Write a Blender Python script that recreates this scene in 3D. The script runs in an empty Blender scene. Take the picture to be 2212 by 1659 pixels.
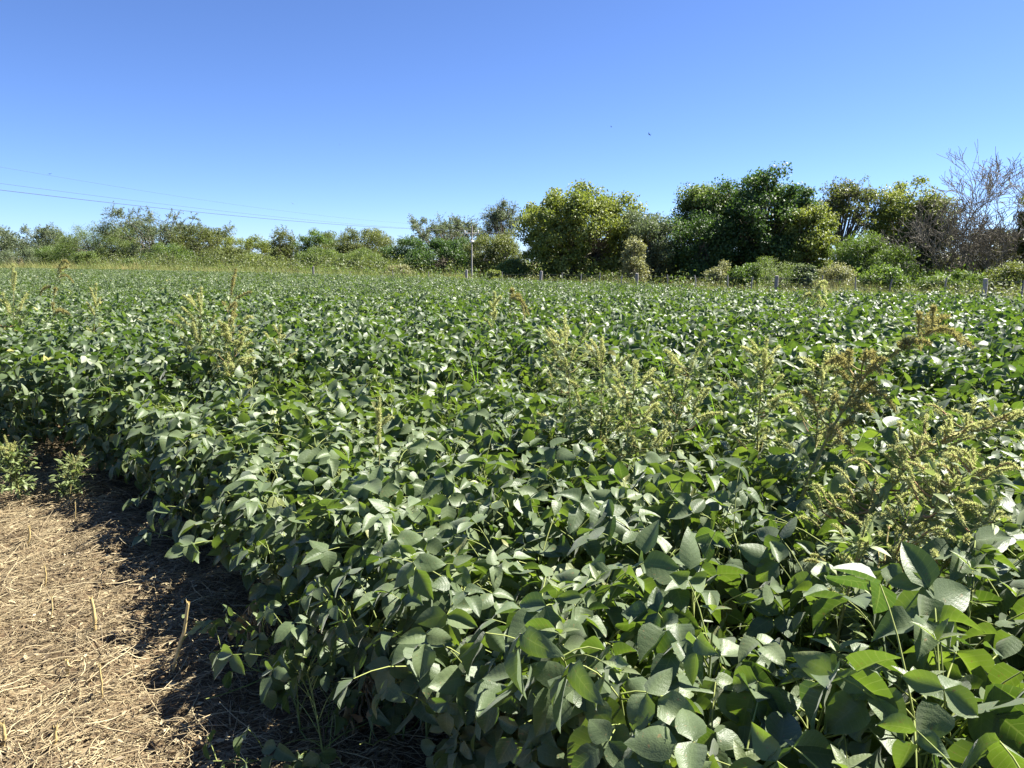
import bpy, math, random
import numpy as np

R = np.random.default_rng(11)
random.seed(5)
SC = bpy.context.scene
COL = SC.collection
rad = math.radians

# ------------------------------------------------------------------ camera
F_PX, CX, CY, HZ = 1580.0, 1106.0, 829.5, 565.0      # focal length / centre / horizon of the photo (2212 px wide)
CAM_H = 1.6
PITCH = math.atan((CY - HZ) / F_PX)
cam_d = bpy.data.cameras.new('camera')
cam = bpy.data.objects.new('camera', cam_d)
COL.objects.link(cam)
cam.location = (0, 0, CAM_H)
cam.rotation_euler = (math.pi / 2 - PITCH, 0, 0)
cam_d.sensor_width = 36
cam_d.lens = 36 * F_PX / 2212
cam_d.clip_start = 0.05
cam_d.clip_end = 3000
SC.camera = cam

def ray(px, py):
    u = (px - CX) / F_PX; v = (py - CY) / F_PX
    c, s = math.cos(PITCH), math.sin(PITCH)
    return np.array([u, c - v * s, -(s + v * c)])
def on_ground(px, py, z=0.0):
    d = ray(px, py); t = (z - CAM_H) / d[2]
    return np.array([d[0] * t, d[1] * t, z])
def at_depth(px, py, Y):
    d = ray(px, py); t = Y / d[1]
    return np.array([d[0] * t, Y, CAM_H + d[2] * t])

# ------------------------------------------------------------------ helpers
def tag(o, label=None, cat=None, group=None, kind=None):
    if label: o['label'] = label
    if cat: o['category'] = cat
    if group: o['group'] = group
    if kind: o['kind'] = kind
    return o
def empty(name, loc, label, cat, group=None):
    o = bpy.data.objects.new(name, None); COL.objects.link(o)
    o.location = loc; o.empty_display_size = 0.1
    return tag(o, label, cat, group)

class MB:
    """collects batches of polygons, builds ONE mesh"""
    def __init__(s): s.v = []; s.f4 = []; s.uv = []; s.tone = []; s.n = 0
    def add(s, V, F, UV=None, tone=None):
        V = np.asarray(V, float).reshape(-1, 3); F = np.asarray(F, int)
        s.v.append(V); s.f4.append(F + s.n); s.n += len(V)
        s.uv.append(np.zeros((len(V), 2)) if UV is None else np.asarray(UV).reshape(-1, 2))
        s.tone.append(np.full(len(F), 0.5) if tone is None else np.broadcast_to(np.asarray(tone, float), (len(F),)))
    def mesh(s, name, mat, smooth=True):
        V = np.concatenate(s.v); F = np.concatenate(s.f4)
        me = bpy.data.meshes.new(name)
        me.vertices.add(len(V)); me.vertices.foreach_set('co', V.astype(np.float32).ravel())
        me.loops.add(F.size); me.loops.foreach_set('vertex_index', F.astype(np.int32).ravel())
        me.polygons.add(len(F))
        me.polygons.foreach_set('loop_start', (np.arange(len(F)) * 4).astype(np.int32))
        me.polygons.foreach_set('use_smooth', np.full(len(F), smooth, dtype=bool))
        uv = np.concatenate(s.uv)
        ul = me.uv_layers.new(name='UVMap'); ul.data.foreach_set('uv', uv[F.ravel()].astype(np.float32).ravel())
        at = me.attributes.new('tone', 'FLOAT', 'FACE'); at.data.foreach_set('value', np.concatenate(s.tone).astype(np.float32))
        me.materials.append(mat)
        me.update(calc_edges=True)
        return me
    def build(s, name, mat, parent=None, smooth=True):
        o = bpy.data.objects.new(name, s.mesh(name, mat, smooth)); COL.objects.link(o)
        if parent is not None: o.parent = parent
        return o

def norm(a): return a / np.maximum(np.linalg.norm(a, axis=-1, keepdims=True), 1e-9)
def grid_faces(N, a, b, wrap=False):
    """quads of N grids with a x b vertices (wrap closes the b direction)"""
    i = np.arange(a - 1)[:, None]; j = np.arange(b if wrap else b - 1)[None, :]
    j2 = (j + 1) % b
    f = np.stack([i * b + j, i * b + j2, (i + 1) * b + j2, (i + 1) * b + j], -1).reshape(-1, 4)
    return (f[None] + (np.arange(N) * a * b)[:, None, None]).reshape(-1, 4)

def tubes(mb, path, radius, sides=5, tone=None):
    """path N,K,3 ; radius N,K"""
    path = np.asarray(path, float); N, K, _ = path.shape
    radius = np.broadcast_to(np.asarray(radius, float), (N, K))
    t = norm(np.gradient(path, axis=1))
    ref = np.where(np.abs(t[:, :1, 2:3]) > 0.8, np.array([1., 0, 0]), np.array([0, 0, 1.]))
    a = norm(np.cross(t, np.broadcast_to(ref, t.shape))); b = np.cross(t, a)
    an = np.arange(sides) * 2 * math.pi / sides
    V = path[:, :, None] + radius[:, :, None, None] * (a[:, :, None] * np.cos(an)[:, None] + b[:, :, None] * np.sin(an)[:, None])
    F = grid_faces(N, K, sides, True)
    tn = None if tone is None else np.repeat(np.broadcast_to(tone, (N,)), (K - 1) * sides)
    uv = np.zeros((N, K, sides, 2)); uv[..., 0] = np.arange(sides) / sides; uv[..., 1] = np.linspace(0, 1, K)[:, None]
    mb.add(V, F, uv, tn)

def prof_soy(t): return np.maximum(1.95 * t ** 0.45 * (1 - t) ** 0.92, 0.012)
def prof_lance(t): return np.maximum(np.sin(math.pi * np.clip(t, 0, 1) ** 0.85) ** 0.9, 0.03)
def prof_blade(t): return np.maximum((1 - t) ** 0.7 * np.minimum(1, t * 6 + 0.5), 0.02)

def leaves(mb, P, D, Nn, L, W, nu=2, nv=3, fold=0.25, droop=0.2, wave=0.0, prof=prof_soy, tone=None, rng=R):
    """N leaf blades: base P, direction D, normal Nn, length L, half width W; all vectorised"""
    N = len(P)
    D = norm(D); Nn = norm(Nn - D * np.sum(Nn * D, -1, keepdims=True)); S = np.cross(D, Nn)
    L = np.broadcast_to(L, (N,))[:, None, None]; W = np.broadcast_to(W, (N,))[:, None, None]
    fold = np.broadcast_to(fold, (N,))[:, None, None]; droop = np.broadcast_to(droop, (N,))[:, None, None]
    t = np.linspace(0, 1, nv + 1)[None, :, None]; s = np.linspace(-1, 1, nu + 1)[None, None, :]
    w = prof(t) * W
    x = s * w
    y = t * L + 0 * s
    z = fold * np.abs(s) * w - droop * L * t ** 2 + 0 * s
    if np.any(wave):
        wv = np.broadcast_to(wave, (N,))[:, None, None]
        ph = rng.uniform(0, 6.28, (N, 1, 1)); ph2 = rng.uniform(0, 6.28, (N, 1, 1))
        z = z + wv * L * (np.sin(t * 7 + ph) * s * 0.7 + np.sin(s * 3.0 + ph2) * np.abs(s) * np.sin(t * 3.1))
    V = P[:, None, None] + x[..., None] * S[:, None, None] + y[..., None] * D[:, None, None] + z[..., None] * Nn[:, None, None]
    uv = np.zeros((N, nv + 1, nu + 1, 2)); uv[..., 0] = (s + 1) / 2; uv[..., 1] = t
    F = grid_faces(N, nv + 1, nu + 1)
    tn = rng.random(N) if tone is None else np.broadcast_to(tone, (N,))
    mb.add(V, F, uv, np.repeat(tn, nu * nv))

def noise2(x, y, seed=0, scale=1.0, octaves=3):
    """cheap smooth noise from rotated sines"""
    r = np.random.default_rng(seed); out = 0; amp = 1; tot = 0; fr = 1 / scale
    for o in range(octaves):
        for k in range(4):
            a = r.uniform(0, 6.28); p = r.uniform(0, 6.28); f = fr * r.uniform(0.7, 1.4)
            out = out + amp * np.sin((x * math.cos(a) + y * math.sin(a)) * f * 6.28 + p) / 4
        tot += amp; amp *= 0.5; fr *= 2.1
    return out / tot

def inside(poly, x, y):
    poly = np.asarray(poly, float); c = np.zeros(np.shape(x), bool); j = len(poly) - 1
    for i in range(len(poly)):
        xi, yi = poly[i]; xj, yj = poly[j]
        if yi != yj:
            c ^= ((yi > y) != (yj > y)) & (x < (xj - xi) * (y - yi) / (yj - yi) + xi)
        j = i
    return c

# ------------------------------------------------------------------ materials
def mat_new(name):
    m = bpy.data.materials.new(name); m.use_nodes = True
    nt = m.node_tree; nt.nodes.clear()
    out = nt.nodes.new('ShaderNodeOutputMaterial')
    return m, nt, out
def N_(nt, t, **kw):
    n = nt.nodes.new(t)
    for k, v in kw.items():
        if k in n.inputs: n.inputs[k].default_value = v
        else: setattr(n, k, v)
    return n
def mth(nt, op, a, b=None, c=None):
    n = nt.nodes.new('ShaderNodeMath'); n.operation = op
    for i, x in enumerate((a, b, c)):
        if x is None: continue
        if isinstance(x, (int, float)): n.inputs[i].default_value = x
        else: nt.links.new(x, n.inputs[i])
    return n.outputs[0]
def mixc(nt, f, a, b, mode='MIX'):
    n = nt.nodes.new('ShaderNodeMix'); n.data_type = 'RGBA'; n.blend_type = mode
    for s, x in ((n.inputs[0], f), (n.inputs[6], a), (n.inputs[7], b)):
        if isinstance(x, (int, float)): s.default_value = x
        elif isinstance(x, tuple): s.default_value = (*x, 1) if len(x) == 3 else x
        else: nt.links.new(x, s)
    return n.outputs[2]
def ramp(nt, f, stops):
    n = nt.nodes.new('ShaderNodeValToRGB')
    e = n.color_ramp.elements
    while len(e) < len(stops): e.new(0.5)
    for k, (p, c) in enumerate(stops): e[k].position = p; e[k].color = (*c, 1)
    nt.links.new(f, n.inputs[0]); return n.outputs[0]
def tone_of(nt):
    n = nt.nodes.new('ShaderNodeAttribute'); n.attribute_name = 'tone'; return n.outputs['Fac']

def leaf_mat(name, stops, trans, tw=0.4, under=None, rough=0.5, spec=0.4, sheen=0.0, veins=False, bump=0.0):
    m, nt, out = mat_new(name); L = nt.links
    tn = tone_of(nt)
    col = ramp(nt, tn, stops)
    tcol = ramp(nt, tn, [(0, trans[0]), (1, trans[1])])
    bs = nt.nodes.new('ShaderNodeBsdfPrincipled')
    if veins:
        uv = nt.nodes.new('ShaderNodeUVMap'); uv.uv_map = 'UVMap'
        sp = nt.nodes.new('ShaderNodeSeparateXYZ'); L.new(uv.outputs[0], sp.inputs[0])
        au = mth(nt, 'ABSOLUTE', mth(nt, 'MULTIPLY', mth(nt, 'SUBTRACT', sp.outputs[0], 0.5), 2))
        mid = mth(nt, 'LESS_THAN', au, 0.05)
        ph = mth(nt, 'FRACT', mth(nt, 'MULTIPLY', mth(nt, 'SUBTRACT', sp.outputs[1], mth(nt, 'MULTIPLY', au, 0.16)), 7.0))
        tri = mth(nt, 'ABSOLUTE', mth(nt, 'SUBTRACT', ph, 0.5))           # 0.5 at the vein
        lat = mth(nt, 'GREATER_THAN', tri, 0.455)
        vein = mth(nt, 'MAXIMUM', mid, lat)
        no = N_(nt, 'ShaderNodeTexNoise'); no.inputs['Scale'].default_value = 260
        nobig = N_(nt, 'ShaderNodeTexNoise'); nobig.inputs['Scale'].default_value = 14
        col = mixc(nt, mth(nt, 'MULTIPLY', vein, 0.36), col, (0.20, 0.26, 0.11))
        tcol = mixc(nt, mth(nt, 'MULTIPLY', vein, 0.35), tcol, (0.34, 0.42, 0.09))
        col = mixc(nt, 0.55, col, mixc(nt, nobig.outputs[0], (0.036, 0.062, 0.021), (0.14, 0.185, 0.078)), 'MIX')
        sp2 = N_(nt, 'ShaderNodeTexNoise'); sp2.inputs['Scale'].default_value = 75; sp2.inputs['Detail'].default_value = 3
        spot = mth(nt, 'MULTIPLY', mth(nt, 'GREATER_THAN', sp2.outputs[0], 0.69), 0.7)
        col = mixc(nt, spot, col, (0.22, 0.15, 0.06)); tcol = mixc(nt, spot, tcol, (0.20, 0.12, 0.03))
        h = mth(nt, 'ADD', mth(nt, 'MULTIPLY', tri, -0.45), mth(nt, 'MULTIPLY', no.outputs[0], 0.8))
        bp = nt.nodes.new('ShaderNodeBump'); bp.inputs['Strength'].default_value = bump; bp.inputs['Distance'].default_value = 0.004
        L.new(h, bp.inputs['Height']); L.new(bp.outputs[0], bs.inputs['Normal'])
    if under:
        g = nt.nodes.new('ShaderNodeNewGeometry')
        col = mixc(nt, mth(nt, 'MULTIPLY', g.outputs['Backfacing'], 0.7), col, under)
    L.new(col, bs.inputs['Base Color'])
    bs.inputs['Roughness'].default_value = rough
    bs.inputs['Specular IOR Level'].default_value = spec
    if sheen:
        bs.inputs['Sheen Weight'].default_value = sheen; bs.inputs['Sheen Roughness'].default_value = 0.5
    tr = nt.nodes.new('ShaderNodeBsdfTranslucent'); L.new(tcol, tr.inputs[0])
    mx = nt.nodes.new('ShaderNodeMixShader'); mx.inputs[0].default_value = tw
    L.new(bs.outputs[0], mx.inputs[1]); L.new(tr.outputs[0], mx.inputs[2]); L.new(mx.outputs[0], out.inputs[0])
    return m

def plain_mat(name, stops, rough=0.8, nscale=30, amount=0.35, spec=0.3, bump=0.0, stretch=None):
    m, nt, out = mat_new(name); L = nt.links
    bs = nt.nodes.new('ShaderNodeBsdfPrincipled')
    col = ramp(nt, tone_of(nt), stops)
    tc = nt.nodes.new('ShaderNodeTexCoord')
    mp = nt.nodes.new('ShaderNodeMapping'); L.new(tc.outputs['Object'], mp.inputs[0])
    if stretch: mp.inputs['Scale'].default_value = stretch
    no = N_(nt, 'ShaderNodeTexNoise'); no.inputs['Scale'].default_value = nscale; no.inputs['Detail'].default_value = 5
    L.new(mp.outputs[0], no.inputs[0])
    f = mth(nt, 'MULTIPLY_ADD', no.outputs[0], 2 * amount, 1 - amount)
    sc = nt.nodes.new('ShaderNodeVectorMath'); sc.operation = 'SCALE'
    L.new(col, sc.inputs[0]); L.new(f, sc.inputs['Scale'])
    L.new(sc.outputs[0], bs.inputs['Base Color'])
    bs.inputs['Roughness'].default_value = rough; bs.inputs['Specular IOR Level'].default_value = spec
    if bump:
        bp = nt.nodes.new('ShaderNodeBump'); bp.inputs['Strength'].default_value = bump; bp.inputs['Distance'].default_value = 0.01
        L.new(no.outputs[0], bp.inputs['Height']); L.new(bp.outputs[0], bs.inputs['Normal'])
    L.new(bs.outputs[0], out.inputs[0])
    return m

SOY = [(0.0, (0.036, 0.062, 0.020)), (0.40, (0.074, 0.112, 0.038)), (0.88, (0.215, 0.255, 0.125)), (0.95, (0.24, 0.25, 0.06)), (1.0, (0.32, 0.27, 0.06))]
M_soy = leaf_mat('soy_leaf', SOY, ((0.060, 0.130, 0.010), (0.250, 0.370, 0.024)), tw=0.29, under=(0.095, 0.138, 0.055), rough=0.46, spec=0.42, sheen=0.18, veins=True, bump=0.27)
M_soyfar = leaf_mat('soy_leaf_distant', SOY, ((0.055, 0.120, 0.009), (0.190, 0.285, 0.020)), tw=0.33, under=(0.10, 0.145, 0.057), rough=0.49, spec=0.45, sheen=0.18)
M_soystem = plain_mat('soy_stem', [(0, (0.16, 0.20, 0.05)), (1, (0.24, 0.27, 0.08))], nscale=60)
M_pod = plain_mat('soy_pod', [(0, (0.24, 0.28, 0.10)), (1, (0.36, 0.36, 0.17))], nscale=90, rough=0.7)
M_drypod = plain_mat('dry_pod', [(0, (0.30, 0.20, 0.09)), (1, (0.45, 0.34, 0.17))], nscale=90, rough=0.7)
M_dryleaf = leaf_mat('dry_leaf', [(0, (0.20, 0.11, 0.05)), (1, (0.36, 0.25, 0.11))], ((0.25, 0.12, 0.03), (0.4, 0.25, 0.06)), tw=0.25, rough=0.7)
M_straw = plain_mat('straw', [(0, (0.06, 0.043, 0.025)), (0.3, (0.175, 0.133, 0.073)), (0.7, (0.315, 0.25, 0.14)), (1, (0.48, 0.405, 0.24))], nscale=25, amount=0.2, rough=0.6)
M_stub = plain_mat('stubble_stalk', [(0, (0.42, 0.31, 0.13)), (1, (0.55, 0.44, 0.20))], nscale=160, stretch=(1, 1, 0.12), amount=0.55, rough=0.6)
M_weedleaf = leaf_mat('weed_leaf', [(0, (0.13, 0.18, 0.06)), (1, (0.26, 0.30, 0.13))], ((0.16, 0.24, 0.04), (0.28, 0.34, 0.085)), tw=0.38)
M_seed = leaf_mat('weed_seed_head', [(0, (0.31, 0.35, 0.13)), (0.6, (0.50, 0.51, 0.22)), (1, (0.60, 0.53, 0.29))], ((0.42, 0.48, 0.15), (0.56, 0.56, 0.22)), tw=0.5, rough=0.8, spec=0.1)
M_seedbrown = leaf_mat('weed_seed_head_brown', [(0, (0.20, 0.185, 0.075)), (0.6, (0.32, 0.30, 0.12)), (1, (0.44, 0.41, 0.18))], ((0.3, 0.28, 0.08), (0.42, 0.38, 0.12)), tw=0.4, rough=0.8, spec=0.1)
M_weedstem = plain_mat('weed_stem', [(0, (0.20, 0.17, 0.06)), (0.6, (0.27, 0.26, 0.09)), (1, (0.30, 0.15, 0.08))], nscale=40)
M_grass = leaf_mat('verge_grass', [(0, (0.12, 0.17, 0.045)), (0.5, (0.23, 0.25, 0.085)), (0.8, (0.34, 0.30, 0.14)), (1, (0.30, 0.19, 0.10))], ((0.14, 0.185, 0.04), (0.30, 0.255, 0.10)), tw=0.38, rough=0.7, spec=0.2)
M_bark = plain_mat('bark', [(0, (0.10, 0.088, 0.064)), (1, (0.20, 0.18, 0.135))], nscale=8, amount=0.5, rough=0.9, bump=0.5)
M_barkpale = plain_mat('bare_bark', [(0, (0.155, 0.142, 0.105)), (1, (0.25, 0.23, 0.175))], nscale=8, amount=0.3, rough=0.9)
M_post = plain_mat('weathered_post', [(0, (0.16, 0.15, 0.145)), (1, (0.30, 0.28, 0.26))], nscale=12, amount=0.5, rough=0.85, stretch=(3, 3, 0.4), bump=0.5)
M_pole = plain_mat('pole_wood', [(0, (0.34, 0.31, 0.27)), (1, (0.46, 0.43, 0.38))], nscale=10, amount=0.3, rough=0.8)
M_ceram = plain_mat('insulator', [(0, (0.6, 0.6, 0.58)), (1, (0.75, 0.75, 0.72))], rough=0.25, amount=0.1, spec=0.5)
M_wire = plain_mat('wire', [(0, (0.08, 0.09, 0.105)), (1, (0.11, 0.12, 0.135))], rough=0.9, spec=0.05, amount=0.1)
M_bird = plain_mat('bird_feather', [(0, (0.02, 0.022, 0.03)), (1, (0.05, 0.05, 0.06))], rough=0.7)

def tree_mat(name, a, b, c, ta, tb, tw=0.35, rough=0.5, spec=0.35):
    return leaf_mat(name, [(0, a), (0.55, b), (1, c)], (ta, tb), tw=tw, rough=rough, spec=spec)
TM = {
 'mixed':  tree_mat('foliage_mixed', (0.06, 0.07, 0.03), (0.10, 0.13, 0.04), (0.20, 0.21, 0.09), (0.10, 0.15, 0.02), (0.22, 0.26, 0.05)),
 'yellow': tree_mat('foliage_yellow_green', (0.10, 0.138, 0.033), (0.175, 0.215, 0.056), (0.265, 0.295, 0.088), (0.18, 0.25, 0.022), (0.34, 0.38, 0.055)),
 'dark':   tree_mat('foliage_dark_green', (0.033, 0.068, 0.020), (0.062, 0.112, 0.034), (0.115, 0.175, 0.06), (0.05, 0.11, 0.01), (0.12, 0.21, 0.03)),
 'green':  tree_mat('foliage_mid_green', (0.06, 0.105, 0.026), (0.10, 0.155, 0.04), (0.16, 0.21, 0.06), (0.12, 0.22, 0.015), (0.23, 0.33, 0.04)),
 'bright': tree_mat('foliage_bright_green', (0.09, 0.13, 0.035), (0.135, 0.18, 0.05), (0.20, 0.245, 0.085), (0.13, 0.21, 0.025), (0.23, 0.31, 0.055)),
 'olive':  tree_mat('foliage_olive', (0.075, 0.095, 0.03), (0.125, 0.15, 0.045), (0.19, 0.21, 0.07), (0.12, 0.17, 0.02), (0.24, 0.27, 0.05)),
 'grey':   tree_mat('foliage_grey_green', (0.085, 0.115, 0.055), (0.13, 0.165, 0.085), (0.20, 0.23, 0.13), (0.12, 0.17, 0.05), (0.2, 0.25, 0.09)),
 'brown':  tree_mat('foliage_brown', (0.095, 0.095, 0.045), (0.15, 0.15, 0.07), (0.21, 0.21, 0.10), (0.12, 0.12, 0.03), (0.2, 0.2, 0.06), tw=0.25),
 'pale':   tree_mat('foliage_pale', (0.17, 0.19, 0.08), (0.25, 0.26, 0.12), (0.34, 0.33, 0.17), (0.22, 0.24, 0.06), (0.34, 0.34, 0.12)),
}

# ground material: trampled litter and soil near, dull grass farther
def ground_mat():
    m, nt, out = mat_new('ground_litter'); L = nt.links
    tc = nt.nodes.new('ShaderNodeTexCoord')
    n1 = N_(nt, 'ShaderNodeTexNoise'); n1.inputs['Scale'].default_value = 45; n1.inputs['Detail'].default_value = 8
    n2 = N_(nt, 'ShaderNodeTexNoise'); n2.inputs['Scale'].default_value = 3; n2.inputs['Detail'].default_value = 5
    mp = nt.nodes.new('ShaderNodeMapping'); mp.inputs['Scale'].default_value = (60, 240, 1); mp.inputs['Rotation'].default_value = (0, 0, 0.4)
    n3 = N_(nt, 'ShaderNodeTexNoise'); n3.inputs['Scale'].default_value = 1.0; n3.inputs['Detail'].default_value = 4
    for n in (n1, n2): L.new(tc.outputs['Object'], n.inputs[0])
    L.new(tc.outputs['Object'], mp.inputs[0]); L.new(mp.outputs[0], n3.inputs[0])
    f = mth(nt, 'MULTIPLY_ADD', n1.outputs[0], 0.6, mth(nt, 'MULTIPLY', n3.outputs[0], 0.45))
    c = ramp(nt, f, [(0.32, (0.03, 0.02, 0.013)), (0.50, (0.10, 0.071, 0.040)), (0.64, (0.225, 0.17, 0.092)), (0.78, (0.33, 0.265, 0.15))])
    c = mixc(nt, mth(nt, 'MULTIPLY', n2.outputs[0], 0.5), c, (0.12, 0.08, 0.05))
    bs = nt.nodes.new('ShaderNodeBsdfPrincipled'); L.new(c, bs.inputs['Base Color']); bs.inputs['Roughness'].default_value = 0.95
    bs.inputs['Specular IOR Level'].default_value = 0.1
    bp = nt.nodes.new('ShaderNodeBump'); bp.inputs['Strength'].default_value = 0.8; bp.inputs['Distance'].default_value = 0.015
    L.new(f, bp.inputs['Height']); L.new(bp.outputs[0], bs.inputs['Normal'])
    L.new(bs.outputs[0], out.inputs[0])
    return m
M_ground = ground_mat()

# ------------------------------------------------------------------ ground (one sheet)
def gz(x, y):
    fade = np.clip(1.5 - np.hypot(x + 2, y - 3.5) / 8, 0, 1)
    return fade * (0.045 * noise2(x, y, 3, 1.1) + 0.034 * noise2(x, y, 4, 0.36)) 
def axis(lo, hi, step, far):
    a = np.arange(lo, hi + 1e-6, step); o = [hi]; d = step
    while o[-1] < far: d *= 1.35; o.append(o[-1] + d)
    b = [lo]; d = step
    while b[-1] > -far: d *= 1.35; b.append(b[-1] - d)
    return np.concatenate([np.array(b[1:])[::-1], a, np.array(o[1:])])
gx = axis(-6.5, 2.5, 0.05, 900); gy = axis(0.5, 8.0, 0.05, 900)
GX, GY = np.meshgrid(gx, gy)
mb = MB(); mb.add(np.stack([GX, GY, gz(GX, GY)], -1), grid_faces(1, len(gy), len(gx)))
tag(mb.build('ground', M_ground), 'brown earth under straw litter beneath the soybean field', 'ground', kind='structure')

# ------------------------------------------------------------------ field outline
def edge_y(x): return 30 - 0.92 * x
NEAR_EDGE = [(3.5, -0.6), (1.5, 0.2), (0.8, 0.75), (0.46, 1.2), (0.12, 1.68), (-0.26, 2.15), (-0.60, 2.6), (-1.02, 3.15), (-1.48, 3.75), (-1.95, 4.3),
             (-2.4, 4.85), (-3.2, 5.35), (-4.6, 6.05), (-8, 7.6), (-14, 10), (-30, 17), (-80, 34)]
def crop_end(u):                                                    # depth where the crop stops, by viewing direction
    return np.interp(u, [-.95, -.7, -.45, -.235, 0, .235, .463, .697, .95], [120, 85, 59, 43, 29.5, 21.8, 17.4, 15.5, 14.2])
FIELD = NEAR_EDGE + [(float(q * crop_end(q)), float(crop_end(q))) for q in np.linspace(-.9, .95, 38)] + [(16, 2)]
def near_k(x, y): return np.exp(-(((x - 1.0) / 1.0) ** 2 + ((y - 1.2) / 1.0) ** 2))
def canopy_h(x, y): return 0.86 + 0.14 * near_k(x, y) + 0.05 * noise2(x, y, 8, 1.6) + 0.035 * noise2(x, y, 9, 7.0)

# plant positions on a jittered grid
def jitter(x0, x1, y0, y1, step):
    xs = np.arange(x0, x1, step); ys = np.arange(y0, y1, step)
    X, Y = np.meshgrid(xs, ys); X = X.ravel(); Y = Y.ravel()
    return X + R.uniform(-.42, .42, X.size) * step, Y + R.uniform(-.42, .42, X.size) * step
STEP = 0.27
PX, PY = jitter(-20, 18, -0.5, 15, STEP)
k = inside(FIELD, PX, PY) & (np.abs(PX) < PY * 0.78 + 3.5)
PX, PY = PX[k], PY[k]
ex, ey = [], []                                                     # the dense border row along the straw
for (ax, ay), (bx, by) in zip(NEAR_EDGE[1:13], NEAR_EDGE[2:14]):
    ln = math.hypot(bx - ax, by - ay); nn_ = max(2, int(ln / 0.16))
    for q in range(nn_):
        f = (q + random.random()) / nn_; ex.append(ax + (bx - ax) * f + random.uniform(.0, .10)); ey.append(ay + (by - ay) * f + random.uniform(.0, .08))
PX = np.concatenate([PX, ex]); PY = np.concatenate([PY, ey])
inview = np.abs(PX) < PY * 0.72 + 0.5
inview &= np.hypot(PX, PY) > 0.88
dist = np.where(inview, np.hypot(PX, PY), 1e9)
order = np.argsort(dist)
NIND = 290
near_id = order[:NIND]; rest_id = order[NIND:]
rest_id = rest_id[np.hypot(PX[rest_id], PY[rest_id]) > 0.95]

def rot_about(v, ax, ang):
    c = np.cos(ang)[:, None]; s = np.sin(ang)[:, None]
    return v * c + np.cross(ax, v) * s + ax * np.sum(ax * v, -1, keepdims=True) * (1 - c)

def tri_leaflets(P, az, pitch, roll, size, rng):
    """three leaflets of each trifoliate leaf: base, direction, normal, length"""
    n = len(P)
    D = np.stack([np.cos(az) * np.cos(pitch), np.sin(az) * np.cos(pitch), np.sin(pitch)], -1)
    up = np.array([0, 0, 1.0]) + 0 * D
    Nn = norm(up - D * np.sum(up * D, -1, keepdims=True)); Nn = rot_about(Nn, D, roll)
    outP = [P + D * 0.025]; outD = [D]; outN = [Nn]; outL = [size]
    for sgn in (-1, 1):
        D2 = rot_about(D, Nn, sgn * rng.uniform(0.95, 1.5, n))
        N2 = rot_about(Nn, D, sgn * rng.normal(-0.25, 0.4, n))
        dr = rng.normal(0.15, 0.3, n)
        ax = norm(np.cross(D2, N2)); D2 = rot_about(D2, ax, -dr); N2 = rot_about(N2, ax, -dr)
        outP.append(P); outD.append(D2); outN.append(N2); outL.append(size * rng.uniform(0.8, 0.98, n))
    return [np.concatenate(a) for a in (outP, outD, outN, outL)]

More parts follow.
